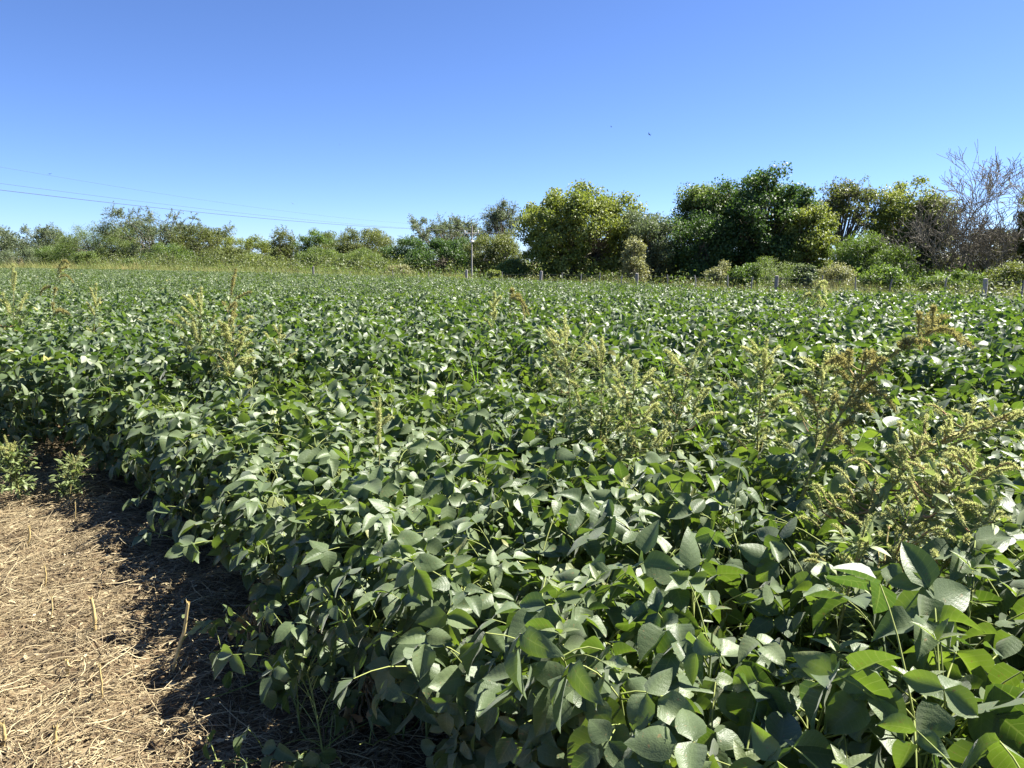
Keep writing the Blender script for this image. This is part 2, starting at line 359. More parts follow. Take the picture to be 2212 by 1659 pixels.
# ------------------------------------------------------------------ individual soybean plants (12 built, then copied)
def soy_plant(seed, low=False):
    r = np.random.default_rng(seed)
    H = 0.40 if low else r.uniform(0.60, 0.70)
    fol, st = MB(), MB()
    tt = np.linspace(0, 1, 7); lean = r.uniform(-.1, .1, 2)
    main = np.stack([lean[0] * tt ** 1.5, lean[1] * tt ** 1.5, H * tt], -1)
    tubes(st, main[None], np.linspace(0.0055, 0.0022, 7)[None], 6, r.random(1))
    # side branches
    stems = [main]
    for b in range(4 if low else 4):
        a = r.uniform(0, 6.28); z0 = r.uniform(0.05, 0.22) * H
        ln = r.uniform(0.20, 0.30); hh = r.uniform(0.45, 0.85) * H
        if low: ln, hh = r.uniform(0.28, 0.42), r.uniform(0.10, 0.5) * H
        br = np.stack([np.cos(a) * ln * tt ** 0.8, np.sin(a) * ln * tt ** 0.8, z0 + (hh - z0) * tt], -1)
        br += r.normal(0, 0.006, br.shape); br[0] = (0, 0, z0)
        tubes(st, br[None], np.linspace(0.004, 0.0016, 7)[None], 5, r.random(1)); stems.append(br)
    n = 24 if low else 58
    P0 = []; 
    for i in range(n):
        s = stems[0] if r.random() < 0.55 else stems[r.integers(1, len(stems))]
        f = r.uniform(0.06, 1.0) ** 0.62
        k = f * 6; i0 = min(int(k), 5); P0.append(s[i0] + (s[i0 + 1] - s[i0]) * (k - i0))
    P0 = np.array(P0)
    az = (np.arange(n) * 2.4 + r.normal(0, 0.5, n))
    el = r.uniform(0.35, 1.15, n); pl = r.uniform(0.10, 0.27, n)
    d = np.stack([np.cos(az) * np.cos(el), np.sin(az) * np.cos(el), np.sin(el)], -1)
    P1 = P0 + d * pl[:, None]
    P1[:, 2] = np.minimum(P1[:, 2], 0.93 - 7.0 * np.hypot(P1[:, 0], P1[:, 1]) ** 4 - .36 * r.random(n) ** 1.25)
    P1[:, 2] = np.maximum(P1[:, 2], 0.07)
    K = np.linspace(0, 1, 5)[None, :, None]
    sag = np.array([0, 0, 1.0]) * (np.sin(K * math.pi) * 0.10 * pl[:, None, None])
    path = P0[:, None] * (1 - K) + P1[:, None] * K + sag
    tubes(st, path, np.linspace(0.0022, 0.0014, 5)[None], 5, r.random(n))
    hang = np.clip((0.80 - P1[:, 2]) / 0.30, 0, 1)
    hang = np.maximum(hang, .75 * np.clip((np.hypot(P1[:, 0], P1[:, 1]) - .17) / .10, 0, 1))   # low and outer leaves hang facing outwards
    pitch = r.normal(-0.15, 0.60, n) * (1 - hang) + r.normal(-1.02, 0.30, n) * hang; roll = r.normal(0, 0.8, n) * (1 - .5 * hang)
    azr = np.where(hang > .3, np.arctan2(P1[:, 1], P1[:, 0]) + r.normal(0, .45, n), az + r.normal(0, .6, n))
    size = r.uniform(0.064, 0.110, n)
    LP, LD, LN, LL = tri_leaflets(P1, azr, pitch, roll, size, r)
    tn = np.tile(r.beta(2, 2.6, n) * 0.9, 3)
    tn[r.random(len(tn)) < 0.02] = r.uniform(.94, .99)
    leaves(fol, LP, LD, LN, LL, LL * r.uniform(0.35, 0.47, len(LL)), 4, 6, fold=np.where(r.random(len(LL)) < .2, r.uniform(-0.3, 0.1, len(LL)), r.uniform(0.1, 0.95, len(LL))),
           droop=r.uniform(-0.12, 0.5, len(LL)), wave=r.uniform(0.02, 0.085, len(LL)), tone=tn, rng=r)
    # small fresh leaves at the shoot tip
    m_ = 5
    az2 = r.uniform(0, 6.28, m_); pt = r.uniform(0.2, 1.1, m_)
    tip = main[-1] + np.array([0, 0, 0.05])
    D = np.stack([np.cos(az2) * np.cos(pt), np.sin(az2) * np.cos(pt), np.sin(pt)], -1)
    leaves(fol, np.repeat(tip[None], m_, 0), D, np.tile([[0, 0, 1.0]], (m_, 1)), r.uniform(0.035, 0.06, m_), 0.012, 2, 4, fold=0.5, tone=0.9, rng=r)
    spots = []
    for i in range(9):
        sm = stems[r.integers(0, len(stems))]; spots.append((sm[r.integers(1, 5)] + r.normal(0, 0.006, 3), r.uniform(0, 6.28)))
    return st.mesh('stem', M_soystem), fol.mesh('foliage', M_soy), spots

def pod_mesh(mat, seed):
    r = np.random.default_rng(seed); m = MB(); q = np.linspace(0, 1, 9)[:, None]
    pth = np.array([0.004, 0, -r.uniform(.042, .055)]) * q + np.array([.009, 0, 0]) * np.sin(q * math.pi)
    tubes(m, pth[None], np.array([[.001, .0046, .0038, .0052, .0040, .0052, .0038, .0042, .0006]]), 7, r.random(1))
    return m.mesh('pod', mat)
PODS = [pod_mesh(M_pod, i) for i in range(3)]; DRYPODS = [pod_mesh(M_drypod, i + 9) for i in range(3)]
def put_pod(parent, meshes, p, a, q):
    c = bpy.data.objects.new('pod', meshes[q % 3]); COL.objects.link(c); c.parent = parent; c.location = p; c.rotation_euler = (0, 0, a)
NVAR = 14
SOYV = [soy_plant(100 + i) for i in range(NVAR)]
SOYLOW = [soy_plant(300 + i, True) for i in range(5)]
def place_soy(mset, x, y, rz, sx, sz, label, group, pods=False):
    root = bpy.data.objects.new('soybean_plant', None); COL.objects.link(root)
    root.location = (x, y, float(gz(np.array(x), np.array(y))) - 0.005); root.rotation_euler = (R.normal(0, 0.05), R.normal(0, 0.05), rz)
    root.scale = (sx, sx, sz); root.empty_display_size = 0.1
    tag(root, label, 'soybean plant', group)
    for nm, me in zip(('stem', 'foliage'), mset):
        c = bpy.data.objects.new(nm, me); COL.objects.link(c); c.parent = root
    if pods:
        for q, (p, a) in enumerate(mset[2]): put_pod(root, PODS, p, a, q)
    return root
def dist_edge(x, y):
    best = 1e9
    for (ax, ay), (bx, by) in zip(NEAR_EDGE[:-1], NEAR_EDGE[1:]):
        vx, vy = bx - ax, by - ay; t = max(0, min(1, ((x - ax) * vx + (y - ay) * vy) / (vx * vx + vy * vy)))
        best = min(best, math.hypot(x - ax - t * vx, y - ay - t * vy))
    return best
for q, i in enumerate(near_id):
    x, y = float(PX[i]), float(PY[i]); e = dist_edge(x, y)
    if e < 0.36:
        if y < 2.4: lab, gr = 'broad-leaved soybean plant in the shaded front edge of the field', 'soybean plants along the shaded front edge'
        else: lab, gr = 'leafy soybean plant in the border row beside the straw-covered ground', 'soybean plants in the border beside the straw'
    elif math.hypot(x, y) < 3.2:
        lab, gr = 'soybean plant with large sunlit leaves near the front of the field', 'soybean plants near the front of the field'
    else:
        lab, gr = 'soybean plant within the closed sunlit canopy a few steps into the field', 'soybean plants a few steps into the field'
    sc = R.uniform(0.95, 1.12) * (1 + 0.05 * float(near_k(np.array(x), np.array(y))))
    sz = float(canopy_h(np.array(x), np.array(y))) / 0.89 * R.uniform(0.94, 1.06)
    if e < 0.2: sz *= 0.92
    place_soy(SOYV[int(R.integers(NVAR))], x, y, R.uniform(0, 6.28), sc, sz, lab, gr, e < 0.36 and y < 4.5)
LOWS = [((650, 1585), 'small low soybean plant sprawling on the litter by the front edge', 0.8),
        ((870, 1610), 'low soybean shoot with a few round leaves beneath the tall front plants', 0.8),
        ((600, 1480), 'low soybean branch with drooping leaves reaching onto the shaded straw', 0.75),
        ((700, 1650), 'small soybean plant at the bottom margin with leaves lying on dark litter', 0.8),
        ((420, 1180), 'low spreading soybean plant where the border bulges over the straw', 0.9)]
for n_, ((px, py), lab, s) in enumerate(LOWS):
    p = on_ground(px, py); place_soy(SOYLOW[n_], p[0], p[1], n_ * 1.7 + 0.4, s, s, lab, None)

# ------------------------------------------------------------------ the rest of the crop: one object, uncountable
crop = MB()
def crop_zone(xs, ys, n, nu, nv, zlo, size, wave=True, spread=0.17):
    N = len(xs); x = np.repeat(xs, n); y = np.repeat(ys, n)
    x = x + R.normal(0, spread, N * n); y = y + R.normal(0, spread, N * n)
    top = canopy_h(x, y)
    z = top + np.repeat(R.normal(0, .055, N), n) - (R.random(N * n) ** 1.4) * zlo
    az = R.uniform(0, 6.28, N * n)
    LP, LD, LN, LL = tri_leaflets(np.stack([x, y, z], -1), az, R.normal(-0.20, 0.62, N * n), R.normal(0, 0.7, N * n), R.uniform(size * .78, size * 1.2, N * n), R)
    m = len(LL); tn = np.tile(np.clip(R.beta(2, 2.6, N * n) * 0.9 + .13 * noise2(x, y, 51, 6.0) + .08 * noise2(x, y, 52, 1.5), 0, .93), 3); tn[R.random(m) < 0.01] = 0.97
    leaves(crop, LP, LD, LN, LL, LL * R.uniform(0.32, 0.42, m), nu, nv, fold=R.uniform(0.0, 0.9, m), droop=R.uniform(-0.1, 0.5, m),
           wave=R.uniform(0.01, 0.05, m) if wave else 0.0, tone=tn)
crop_zone(PX[rest_id], PY[rest_id], 40, 2, 4, 0.62, 0.088)
sx, sy = jitter(-45, 20, 15 - STEP / 2, 30, 0.33)
sx, sy = np.array(sx), np.array(sy); kk = inside(FIELD, sx, sy) & (np.abs(sx) < sy * 0.78 + 2)
crop_zone(sx[kk], sy[kk], 28, 2, 2, 0.45, 0.072, False, 0.2)
sx, sy = jitter(-79, 10, 30, 104, 0.55)
kk = inside(FIELD, sx, sy) & (np.abs(sx) < sy * 0.76 + 1)
crop_zone(sx[kk], sy[kk], 32, 2, 2, 0.4, 0.082, False, 0.3)
# a few leaf stalks showing between the leaves of the nearer part
ii = rest_id[np.hypot(PX[rest_id], PY[rest_id]) < 11]
n = 6; x = np.repeat(PX[ii], n) + R.normal(0, .12, len(ii) * n); y = np.repeat(PY[ii], n) + R.normal(0, .12, len(ii) * n)
K = np.linspace(0, 1, 4)[None, :, None]
a = np.stack([x, y, R.uniform(.3, .6, x.size)], -1); b = a + np.stack([R.normal(0, .09, x.size), R.normal(0, .09, x.size), R.uniform(.15, .3, x.size)], -1)
tubes(crop, a[:, None] * (1 - K) + b[:, None] * K, 0.0022, 4, 0.95)
tag(crop.build('soybean_crop', M_soyfar), 'dense soybean crop stretching from the nearer rows back to the fence', 'soybean crop', kind='stuff')

# ------------------------------------------------------------------ straw litter
straw = MB()
def add_straw(n, x0, x1, y0, y1, lmin, lmax, w, lift, dens=True):
    x = R.uniform(x0, x1, n); y = R.uniform(y0, y1, n)
    k = ~inside([(p[0] + 0.55, p[1] + 0.45) for p in NEAR_EDGE] + [(-80, 120), (60, 120), (60, -3)], x, y)
    x, y = x[k], y[k]; n = len(x)
    ang = 0.5 + 1.5 * noise2(x, y, 21, 1.5) + R.normal(0, 0.9, n)
    L = lmin + (lmax - lmin) * R.random(n) ** 2.2
    K = 4; t = np.linspace(-0.5, 0.5, K)[None, :]
    bend = R.normal(0, 0.6, n)[:, None]
    a = ang[:, None] + bend * t
    px = x[:, None] + L[:, None] * t * np.cos(a); py = y[:, None] + L[:, None] * t * np.sin(a)
    pz = gz(px, py) + R.random(n)[:, None] ** 2 * lift + R.normal(0, 0.10, n)[:, None] * t * L[:, None] * 2 + (0.25 - t ** 2) * R.uniform(-.1, .25, n)[:, None] * L[:, None]
    pz = np.maximum(pz, gz(px, py) + 0.001)
    tn = np.clip(R.beta(1.7, 1.7, n) + 0.25 * noise2(x, y, 22, 0.6), 0, 1)
    tubes(straw, np.stack([px, py, pz], -1), (w * R.uniform(.5, 1.3, n))[:, None] * np.array([.7, 1, 1, .5]), 3, tn)
add_straw(75000, -5.2, 1.2, 1.2, 6.4, 0.03, 0.12, 0.0014, 0.03)
add_straw(32000, -5.2, 1.2, 1.2, 6.4, 0.08, 0.28, 0.0017, 0.045)
add_straw(450, -4.6, 0.9, 1.2, 6.0, 0.2, 0.5, 0.0028, 0.05)
# chaff: scraps of dry leaf
n = 20000; x = R.uniform(-5.2, 1.0, n); y = R.uniform(1.2, 6.2, n)
k = ~inside([(p[0] + 0.5, p[1] + 0.4) for p in NEAR_EDGE] + [(-80, 120), (60, 120), (60, -3)], x, y); x, y = x[k], y[k]; n = len(x)
az = R.uniform(0, 6.28, n)
leaves(straw, np.stack([x, y, gz(x, y) + R.uniform(0.003, 0.03, n)], -1), np.stack([np.cos(az), np.sin(az), R.normal(0, .3, n)], -1),
       np.stack([R.normal(0, .5, n), R.normal(0, .5, n), np.ones(n)], -1), R.uniform(.012, .045, n), R.uniform(.003, .010, n), 2, 2, fold=0.4, droop=R.uniform(-.3, .5, n), prof=prof_lance, tone=np.clip(R.beta(1.5, 1.8, n), 0, 1))
tag(straw.build('straw', M_straw), 'sunlit tan straw and chaff littering the ground beside the crop', 'straw', kind='stuff')

# ------------------------------------------------------------------ cut stubble stalks
def stalk(px, py, tx, ty, r0, label, sprout=False, split=True):
    b = on_ground(px, py); tp = at_depth(tx, ty, b[1])
    r = np.random.default_rng(int(px * 7 + py))
    root = empty('stubble_stalk', b, label, 'stubble stalk', 'cut stubble stalks in the straw')
    v = tp - b; K = 8; t = np.linspace(0, 1, K)[:, None]
    path = v * t + r.normal(0, 0.0010, (K, 3)) + np.array([0.006, 0, 0]) * np.sin(t * 3.1); path[0] = (0, 0, -0.02)
    m = MB(); rr = np.linspace(r0 * 1.15, r0 * 0.9, K); rr[3] *= 1.15
    tubes(m, path[None], rr[None], 8, r.random(1))
    for q in range(5):                                             # torn fibres round the cut
        a = r.uniform(0, 6.28); o = np.array([math.cos(a), math.sin(a), 0]) * r0 * 0.8
        p0 = path[-1] + o - np.array([0, 0, 0.01]); p1 = p0 + np.array([o[0] * .6, o[1] * .6, r.uniform(.006, .03)])
        tubes(m, np.stack([p0, (p0 + p1) / 2, p1])[None], np.array([[r0 * .35, r0 * .28, r0 * .08]]), 4, np.array([0.9]))
    m.build('stem', M_stub, root)
    rm = MB()                                                     # straw heaped and hanging from the foot
    for q in range(14 if r0 < .008 else 40):
        a = r.uniform(0, 6.28); ln = r.uniform(.04, .10) if not sprout else r.uniform(.06, .26)
        p0 = path[1] * r.uniform(0.1, 1.2) if sprout else np.array([0, 0, .012])
        q_ = np.linspace(0, 1, 5)[:, None]
        e = np.array([math.cos(a) * ln, math.sin(a) * ln * .8, 0])
        pp = p0 * (1 - q_ ** 1.2) + e * q_ + np.array([0, 0, 1]) * (0.02 * np.sin(q_ * 3.1)) ; pp[:, 2] = np.maximum(pp[:, 2], 0.004)
        tubes(rm, pp[None], 0.0018 * r.uniform(.6, 1.4), 4, r.random(1))
    rm.build('root_fibres', M_straw, root)
    if sprout:
        s = MB(); lf = MB()
        p0 = path[3]; p1 = p0 + np.array([.075, -.01, .085])
        q_ = np.linspace(0, 1, 5)[:, None]
        tubes(s, (p0 * (1 - q_) + p1 * q_)[None], np.linspace(.003, .002, 5)[None], 5, np.array([.3]))
        sp = s.build('side_shoot', M_soystem, root)
        nn = 9; az = r.uniform(0, 6.28, nn)
        for q in range(nn):
            lf = MB()
            leaves(lf, (p1 + r.normal(0, .022, 3))[None], np.array([[math.cos(az[q]), math.sin(az[q]) * .4, r.uniform(-.2, .6)]]), np.array([[0.2, -.6, .8]]), r.uniform(.025, .055), .012, 4, 5, fold=.2, wave=.03, tone=.85, rng=r)
            lf.build('leaf', M_weedleaf, sp)
    return root
stalk(205, 1372, 197, 1292, .0068, 'thick upright cut stalk standing alone in the sunlit straw')
stalk(372, 1452, 408, 1300, .0066, 'long leaning cut stalk with fresh green leaves sprouting from its side', True)
stalk(219, 1522, 214, 1440, .0036, 'thin yellow stalk near the two thick cut stalks')
stalk(6, 1612, 5, 1562, .0055, 'short cut stub at the far left margin of the straw')
stalk(114, 1622, 118, 1570, .0055, 'short pale stub low in the straw, right of the stub at the margin')
stalk(58, 1180, 63, 1138, .006, 'stub below the pale weed, at the back of the straw patch')
stalk(96, 1268, 97, 1226, .004, 'slim stub midway between the pale weed and the thick upright stalk')
stalk(107, 1350, 112, 1290, .0026, 'reed-thin pale stalk just left of the thick upright stalk')
stalk(145, 1452, 143, 1425, .005, 'low broken stub ringed by straw')
stalk(160, 1140, 162, 1085, .0024, 'thin brown twig-like stalk at the edge of the canopy shadow')

# ------------------------------------------------------------------ dried plants under the front edge
def dried(px, py, h, label):
    b = on_ground(px, py); r = np.random.default_rng(int(px))
    root = empty('dried_soybean_plant', b, label, 'dried plant')
    st, lf = MB(), MB()
    for q in range(14):
        a = r.uniform(0, 6.28); t = np.linspace(0, 1, 7)[:, None]; ln = r.uniform(.08, .25)
        pth = np.array([math.cos(a) * ln, math.sin(a) * ln, 0]) * t ** 2 + np.array([0, 0, h]) * (1 - t ** 1.6) * r.uniform(.6, 1)
        tubes(st, pth[None], 0.0022, 5, r.random(1))
        for j in range(2): put_pod(root, DRYPODS, pth[r.integers(1, 6)], r.uniform(0, 6.28), q + j)
    n = 10; az = r.uniform(0, 6.28, n)
    leaves(lf, np.stack([r.normal(0, .08, n), r.normal(0, .08, n), r.uniform(.03, h * .7, n)], -1), np.stack([np.cos(az), np.sin(az), r.normal(-.6, .4, n)], -1), r.normal(0, 1, (n, 3)), r.uniform(.05, .09, n), .022, 4, 5, fold=.6, droop=.5, wave=.08, rng=r)
    st.build('stem', M_straw, root); lf.build('foliage', M_dryleaf, root)
dried(885, 1500, .42, 'dried brown soybean plant with hanging pods under the front edge')
dried(1010, 1570, .34, 'dry yellowish soybean plant with pods in the dark gap of the front edge')
dried(560, 1400, .24, 'flattened pale dry plant with pods beside the leaning cut stalk')
dried(790, 1560, .22, 'low dry tangle of pods and stems left of the hanging brown plant')

# ------------------------------------------------------------------ weeds (pigweed with seed spikes)
def weed(label, base, tip, nspk, spk_len, brown=False, bend=0.3, leafn=40, r0=.006, spread=.16, group='tall weeds standing in the crop', name='pigweed', seed=1, droop=0.5, start=.45, thick=.011, bush=0.04):
    r = np.random.default_rng(seed)
    base = np.array(base, float); tip = np.array(tip, float) - base
    root = empty(name, base, label, 'weed', group)
    H = np.linalg.norm(tip)
    t = np.linspace(0, 1, 12)[:, None]
    path = np.array([tip[0], tip[1], 0]) * t ** (1 + bend * 2) + np.array([0, 0, tip[2]]) * (1 - (1 - t) ** (1 + bend))
    path += r.normal(0, .004 * H, path.shape) * (t > 0)
    st = MB(); tubes(st, path[None], np.linspace(r0, r0 * .35, 12)[None], 7, r.random(1) * .5)
    sp_paths = []
    def interp(f): k = f * 11; i = min(int(k), 10); return path[i] + (path[i + 1] - path[i]) * (k - i)
    for q in range(nspk):
        f = 1.0 if q == 0 else r.uniform(start, 1.0)
        p0 = interp(f) if q else path[-2]
        a = r.uniform(0, 6.28); el = r.uniform(.0, 1.1)
        if q:
            o = bush * r.uniform(.2, 1) * (1.25 - f); p1 = p0 + np.array([math.cos(a) * o, math.sin(a) * o, o * r.uniform(.1, .7)])
            w = np.linspace(0, 1, 4)[:, None]; tubes(st, (p0 * (1 - w) + p1 * w - np.array([0, 0, .15 * o]) * np.sin(w * 3.1))[None], np.linspace(r0 * .45, r0 * .3, 4)[None], 5, r.random(1)); p0 = p1
        tang = norm(path[-1] - path[-3]) if q == 0 else norm(np.array([math.cos(a) * math.cos(el), math.sin(a) * math.cos(el), math.sin(el)]) + norm(tip) * .6)
        ln = spk_len * (1.5 if q == 0 else r.uniform(.5, 1.1))
        w = np.linspace(0, 1, 9)[:, None]
        pth = p0 + tang * ln * w + np.array([0, 0, -1]) * droop * ln * w ** 2.2 * r.uniform(.5, 1.3)
        if q: tubes(st, (pth + 0)[None], np.linspace(r0 * .4, r0 * .2, 9)[None], 5, r.random(1))
        sp_paths.append(pth)
    st.build('stem', M_weedstem, root)
    for pth in sp_paths:
        m = MB(); n = int(330 * (np.linalg.norm(pth[-1] - pth[0]) / .2 + .4)); thick_ = thick * 1.2
        f = r.uniform(.12, 1, n); k = f * 8; i = np.minimum(k.astype(int), 7)
        P = pth[i] + (pth[i + 1] - pth[i]) * (k - i)[:, None]
        a = norm(r.normal(0, 1, (n, 3))); rr = thick_ * (1.05 - f * .65) * r.uniform(.2, 1.7, n) * (0.7 + .5 * np.sin(f * 40 + r.uniform(0, 6)))
        P = P + a * rr[:, None] * .6
        leaves(m, P, a + np.array([0, 0, .2]), r.normal(0, 1, (n, 3)), r.uniform(.3, 1.0, n) * thick_, thick_ * .17, 2, 2, fold=.4, prof=prof_lance, rng=r)
        m.build('seed_head', M_seedbrown if brown else M_seed, root)
    if leafn:
        lf = MB(); n = leafn
        f = r.uniform(.15, .95, n); P = np.array([interp(x) for x in f])
        a = r.uniform(0, 6.28, n); el = r.uniform(-.3, .8, n); D = np.stack([np.cos(a) * np.cos(el), np.sin(a) * np.cos(el), np.sin(el)], -1)
        off = r.uniform(.02, spread, n)[:, None]; P2 = P + D * off
        K = np.linspace(0, 1, 3)[None, :, None]
        tubes(lf, P[:, None] * (1 - K) + P2[:, None] * K, .0012, 3, .8)
        for rep in range(3):
            L = r.uniform(.018, .055, n)
            leaves(lf, P + D * off * r.uniform(.4, 1, n)[:, None], D + r.normal(0, .5, (n, 3)), r.normal(0, .5, (n, 3)) + np.array([0, 0, 1]), L, L * .2, 2, 4, fold=.3, droop=r.uniform(0, .5, n), prof=prof_lance, rng=r)
        lf.build('foliage', M_weedleaf, root)
    return root
def wb(px, py, Y): 
    p = at_depth(px, py, Y); return p
def weed_px(label, bx, tx, ty, Y, nspk, L, **kw):
    b = at_depth(bx, 900, Y); b[2] = 0
    weed(label, b, at_depth(tx, ty, Y + kw.pop('dy', 0)), nspk, L, **kw)
weed_px('big leaning weed with dark arching brownish seed spikes above the right of the crop', 1700, 2020, 715, 2.75, 34, .19, brown=True, bend=.5, r0=.009, leafn=60, bush=.16, seed=2, droop=.75, start=.5, thick=.013)
weed_px('leaning weed with thick pale seed spikes sprawling rightwards over the crop', 1790, 2190, 905, 2.35, 80, .115, bend=.6, r0=.009, leafn=70, bush=.20, seed=3, droop=.5, start=.45, thick=.0078)
weed_px('sprawling yellowish weed loaded with seed spikes below the thick pale one', 1840, 2130, 1015, 2.0, 84, .10, bend=.5, r0=.008, leafn=60, bush=.20, seed=4, droop=.5, start=.42, thick=.0072)
weed_px('low weed with pinkish drying seed spikes at the lower end of the right-hand weeds', 1960, 2140, 1125, 1.85, 34, .09, bend=.5, leafn=40, bush=.16, seed=5, droop=.4, thick=.007)
weed_px('slender weed with a drooping yellow plume against the fence verge', 1715, 1765, 622, 7.6, 7, .34, bend=.2, leafn=14, seed=6, droop=.9, start=.75, thick=.02)
weed_px('bushy pale weed, leftmost of the clump in the middle of the crop', 1240, 1225, 728, 4.1, 30, .14, bend=.1, leafn=190, seed=7, spread=.26, bush=.30, droop=.2, start=.3)
weed_px('bushy pale weed in the midst of the central clump', 1300, 1300, 765, 3.8, 30, .13, bend=.1, leafn=190, seed=8, spread=.26, bush=.30, droop=.2, start=.3)
weed_px('rusty-stemmed weed with dense pale spikes at the front of the central clump', 1350, 1370, 815, 3.35, 34, .13, bend=.1, leafn=180, seed=9, spread=.24, bush=.30, droop=.2, start=.3)
weed_px('airy weed with thin spikes right of the central clump', 1430, 1500, 780, 3.5, 26, .16, bend=.3, leafn=140, bush=.22, seed=10, droop=.3)
weed_px('upright weed with yellowish spikes between the central clump and the dark leaning weed', 1640, 1650, 770, 3.6, 26, .14, bend=.1, leafn=150, bush=.22, seed=11, droop=.25)
weed_px('small weed with nodding spikes just left of the dark leaning weed', 1760, 1780, 790, 3.2, 24, .13, bend=.2, leafn=120, bush=.22, seed=12, droop=.4)
weed_px('dry brown drooping weed stalk standing above the middle of the crop', 1118, 1108, 625, 8.2, 4, .30, brown=True, bend=.1, leafn=0, seed=13, droop=1.3, start=.8, thick=.022)
weed_px('tan weed with a narrow drying plume left of the brown drooping stalk', 1070, 1066, 665, 7.4, 9, .22, bend=.05, leafn=25, seed=14, droop=.2, start=.55, thick=.018)
weed_px('dark brown seeding weed with a tall pointed top on the left of the crop', 478, 500, 625, 6.2, 9, .20, brown=True, bend=.15, leafn=40, seed=15, droop=.2, start=.55, thick=.014, bush=.1)
weed_px('pale green bushy weed beside the dark brown seeding weed', 440, 432, 660, 6.0, 26, .17, bend=.1, leafn=200, bush=.28, seed=16, droop=.1, start=.45, thick=.014)
weed_px('bright yellow-green weed with low fluffy spikes in front of the dark brown weed', 500, 505, 705, 5.4, 34, .15, bend=.1, leafn=120, bush=.28, seed=17, droop=.4, start=.6, thick=.015)
weed_px('low pale weed tops right of the bright fluffy weed', 600, 604, 715, 5.6, 8, .12, bend=.1, leafn=30, bush=.28, seed=18, droop=.3, start=.7, thick=.012)
weed_px('tall open weed with a bowed brownish top near the left margin', 110, 128, 580, 7.6, 9, .30, brown=True, bend=.2, leafn=90, seed=19, droop=.8, start=.6, thick=.016, spread=.3)
weed_px('pale flowering weed at the left margin, left of the bowed one', 36, 30, 615, 7.4, 16, .22, bend=.1, leafn=110, bush=.28, seed=20, droop=.1, start=.4, thick=.016, spread=.25)
weed_px('faint yellow-green weed right of the bowed brownish one', 205, 205, 650, 7.8, 9, .2, bend=.1, leafn=40, seed=21, droop=.1, start=.6, thick=.015)
weed_px('small weed with thorny side leaves rising among the large front leaves', 1825, 1860, 1140, 1.75, 5, .07, bend=.2, leafn=70, seed=22, droop=.2, start=.6, thick=.007, spread=.07)
weed_px('short pale weed tip poking up left of the middle of the near crop', 820, 818, 890, 3.0, 8, .10, bend=.1, leafn=30, seed=23, droop=.1, start=.75, thick=.009)
p = on_ground(45, 1085)
weed('small yellowish weed growing on the straw at the left margin', p, p + np.array([-.08, .05, .36]), 26, .10, bend=.2, leafn=160, seed=24, droop=.3, start=.25, thick=.008, group=None)
p = on_ground(150, 1085)
weed('small green weed with thin bristly spikes beside the yellowish margin weed', p, p + np.array([.05, .05, .28]), 16, .09, bend=.2, leafn=100, seed=25, droop=.1, start=.4, thick=.006, group=None)
# grass tufts among the crop
def tuft(label, px, Y, n, h, seed):
    r = np.random.default_rng(seed); b = at_depth(px, 900, Y); b[2] = 0
    m = MB(); a = r.uniform(0, 6.28, n); el = r.uniform(.9, 1.4, n)
    leaves(m, b + r.normal(0, .03, (n, 3)) * np.array([1, 1, 0]), np.stack([np.cos(a) * np.cos(el) + .15, np.sin(a) * np.cos(el), np.sin(el)], -1), np.stack([-np.cos(a), -np.sin(a), .3 + 0 * a], -1), r.uniform(.75, 1.1, n) * h, .006, 2, 8, fold=.3, droop=-r.uniform(.05, .4, n) * -1, prof=prof_blade, tone=r.uniform(0, .35, n), rng=r)
    o = m.build('grass_tuft', M_tuft); tag(o, label, 'grass tuft', None)
M_tuft = leaf_mat('tuft_grass', [(0, (0.12, 0.22, 0.04)), (1, (0.22, 0.30, 0.07))], ((0.2, 0.4, 0.02), (0.35, 0.5, 0.06)), tw=.45, rough=.4)
tuft('bright green arching grass tuft rising right of the central weeds', 1590, 4.4, 26, 1.15, 51)
tuft('slender green grass tuft behind the central weeds', 1490, 5.6, 16, 1.12, 52)
tuft('thin grass blades poking up near the tan drying plume', 1035, 6.0, 8, 1.1, 53)

# ------------------------------------------------------------------ fence
def fence_pt(px):
    u = (px - CX) / F_PX; Y = 30.6 / (1 + .92 * u); return np.array([u * Y, Y, 0])
fr = empty('fence', fence_pt(1373), 'old wire fence with grey wooden posts along the far side of the field', 'fence')
f0 = fence_pt(1373)
def post(px, r0, h, thin=False, lab=None):
    p = fence_pt(px) - f0; r = np.random.default_rng(int(px)); m = MB()
    z = np.array([0, .3, .6, .85, 1.0]) * h; pth = np.stack([p[0] + r.normal(0, .02 * (1 + thin), 5).cumsum() * .6, p[1] + 0 * z, z], -1)
    tubes(m, pth[None], (np.array([1.1, 1, .95, .97, .95]) * r0)[None], 6 if thin else 12, r.random(1))
    if not thin:                                     # sawn top
        c = pth[-1]; an = np.arange(12) * 2 * math.pi / 12
        ring = c + np.stack([np.cos(an), np.sin(an), 0 * an], -1) * r0 * .95; ring2 = c + np.stack([np.cos(an), np.sin(an), 0 * an], -1) * r0 * .2 + np.array([0, 0, .012])
        m.add(np.concatenate([ring, ring2]), grid_faces(1, 2, 12, True), tone=1.0)
        m.add(ring2[[0, 3, 6, 9]], [[0, 1, 2, 3]], tone=1.0)
    o = m.build('stake' if thin else 'post', M_post, fr, smooth=True)
    if lab: o['label'] = lab
for px, h in ((682, 1.34), (1010, 1.24), (1167, 1.22), (1373, 1.18), (1672, 1.16), (2120, 1.16)): post(px, .06, h)
for px in (590, 760, 850, 930, 1085, 1214, 1254, 1296, 1340, 1440, 1497, 1566, 1620, 1769, 1843, 1924, 2035, 2200): post(px, .022, 1.12 + .1 * random.random(), True)
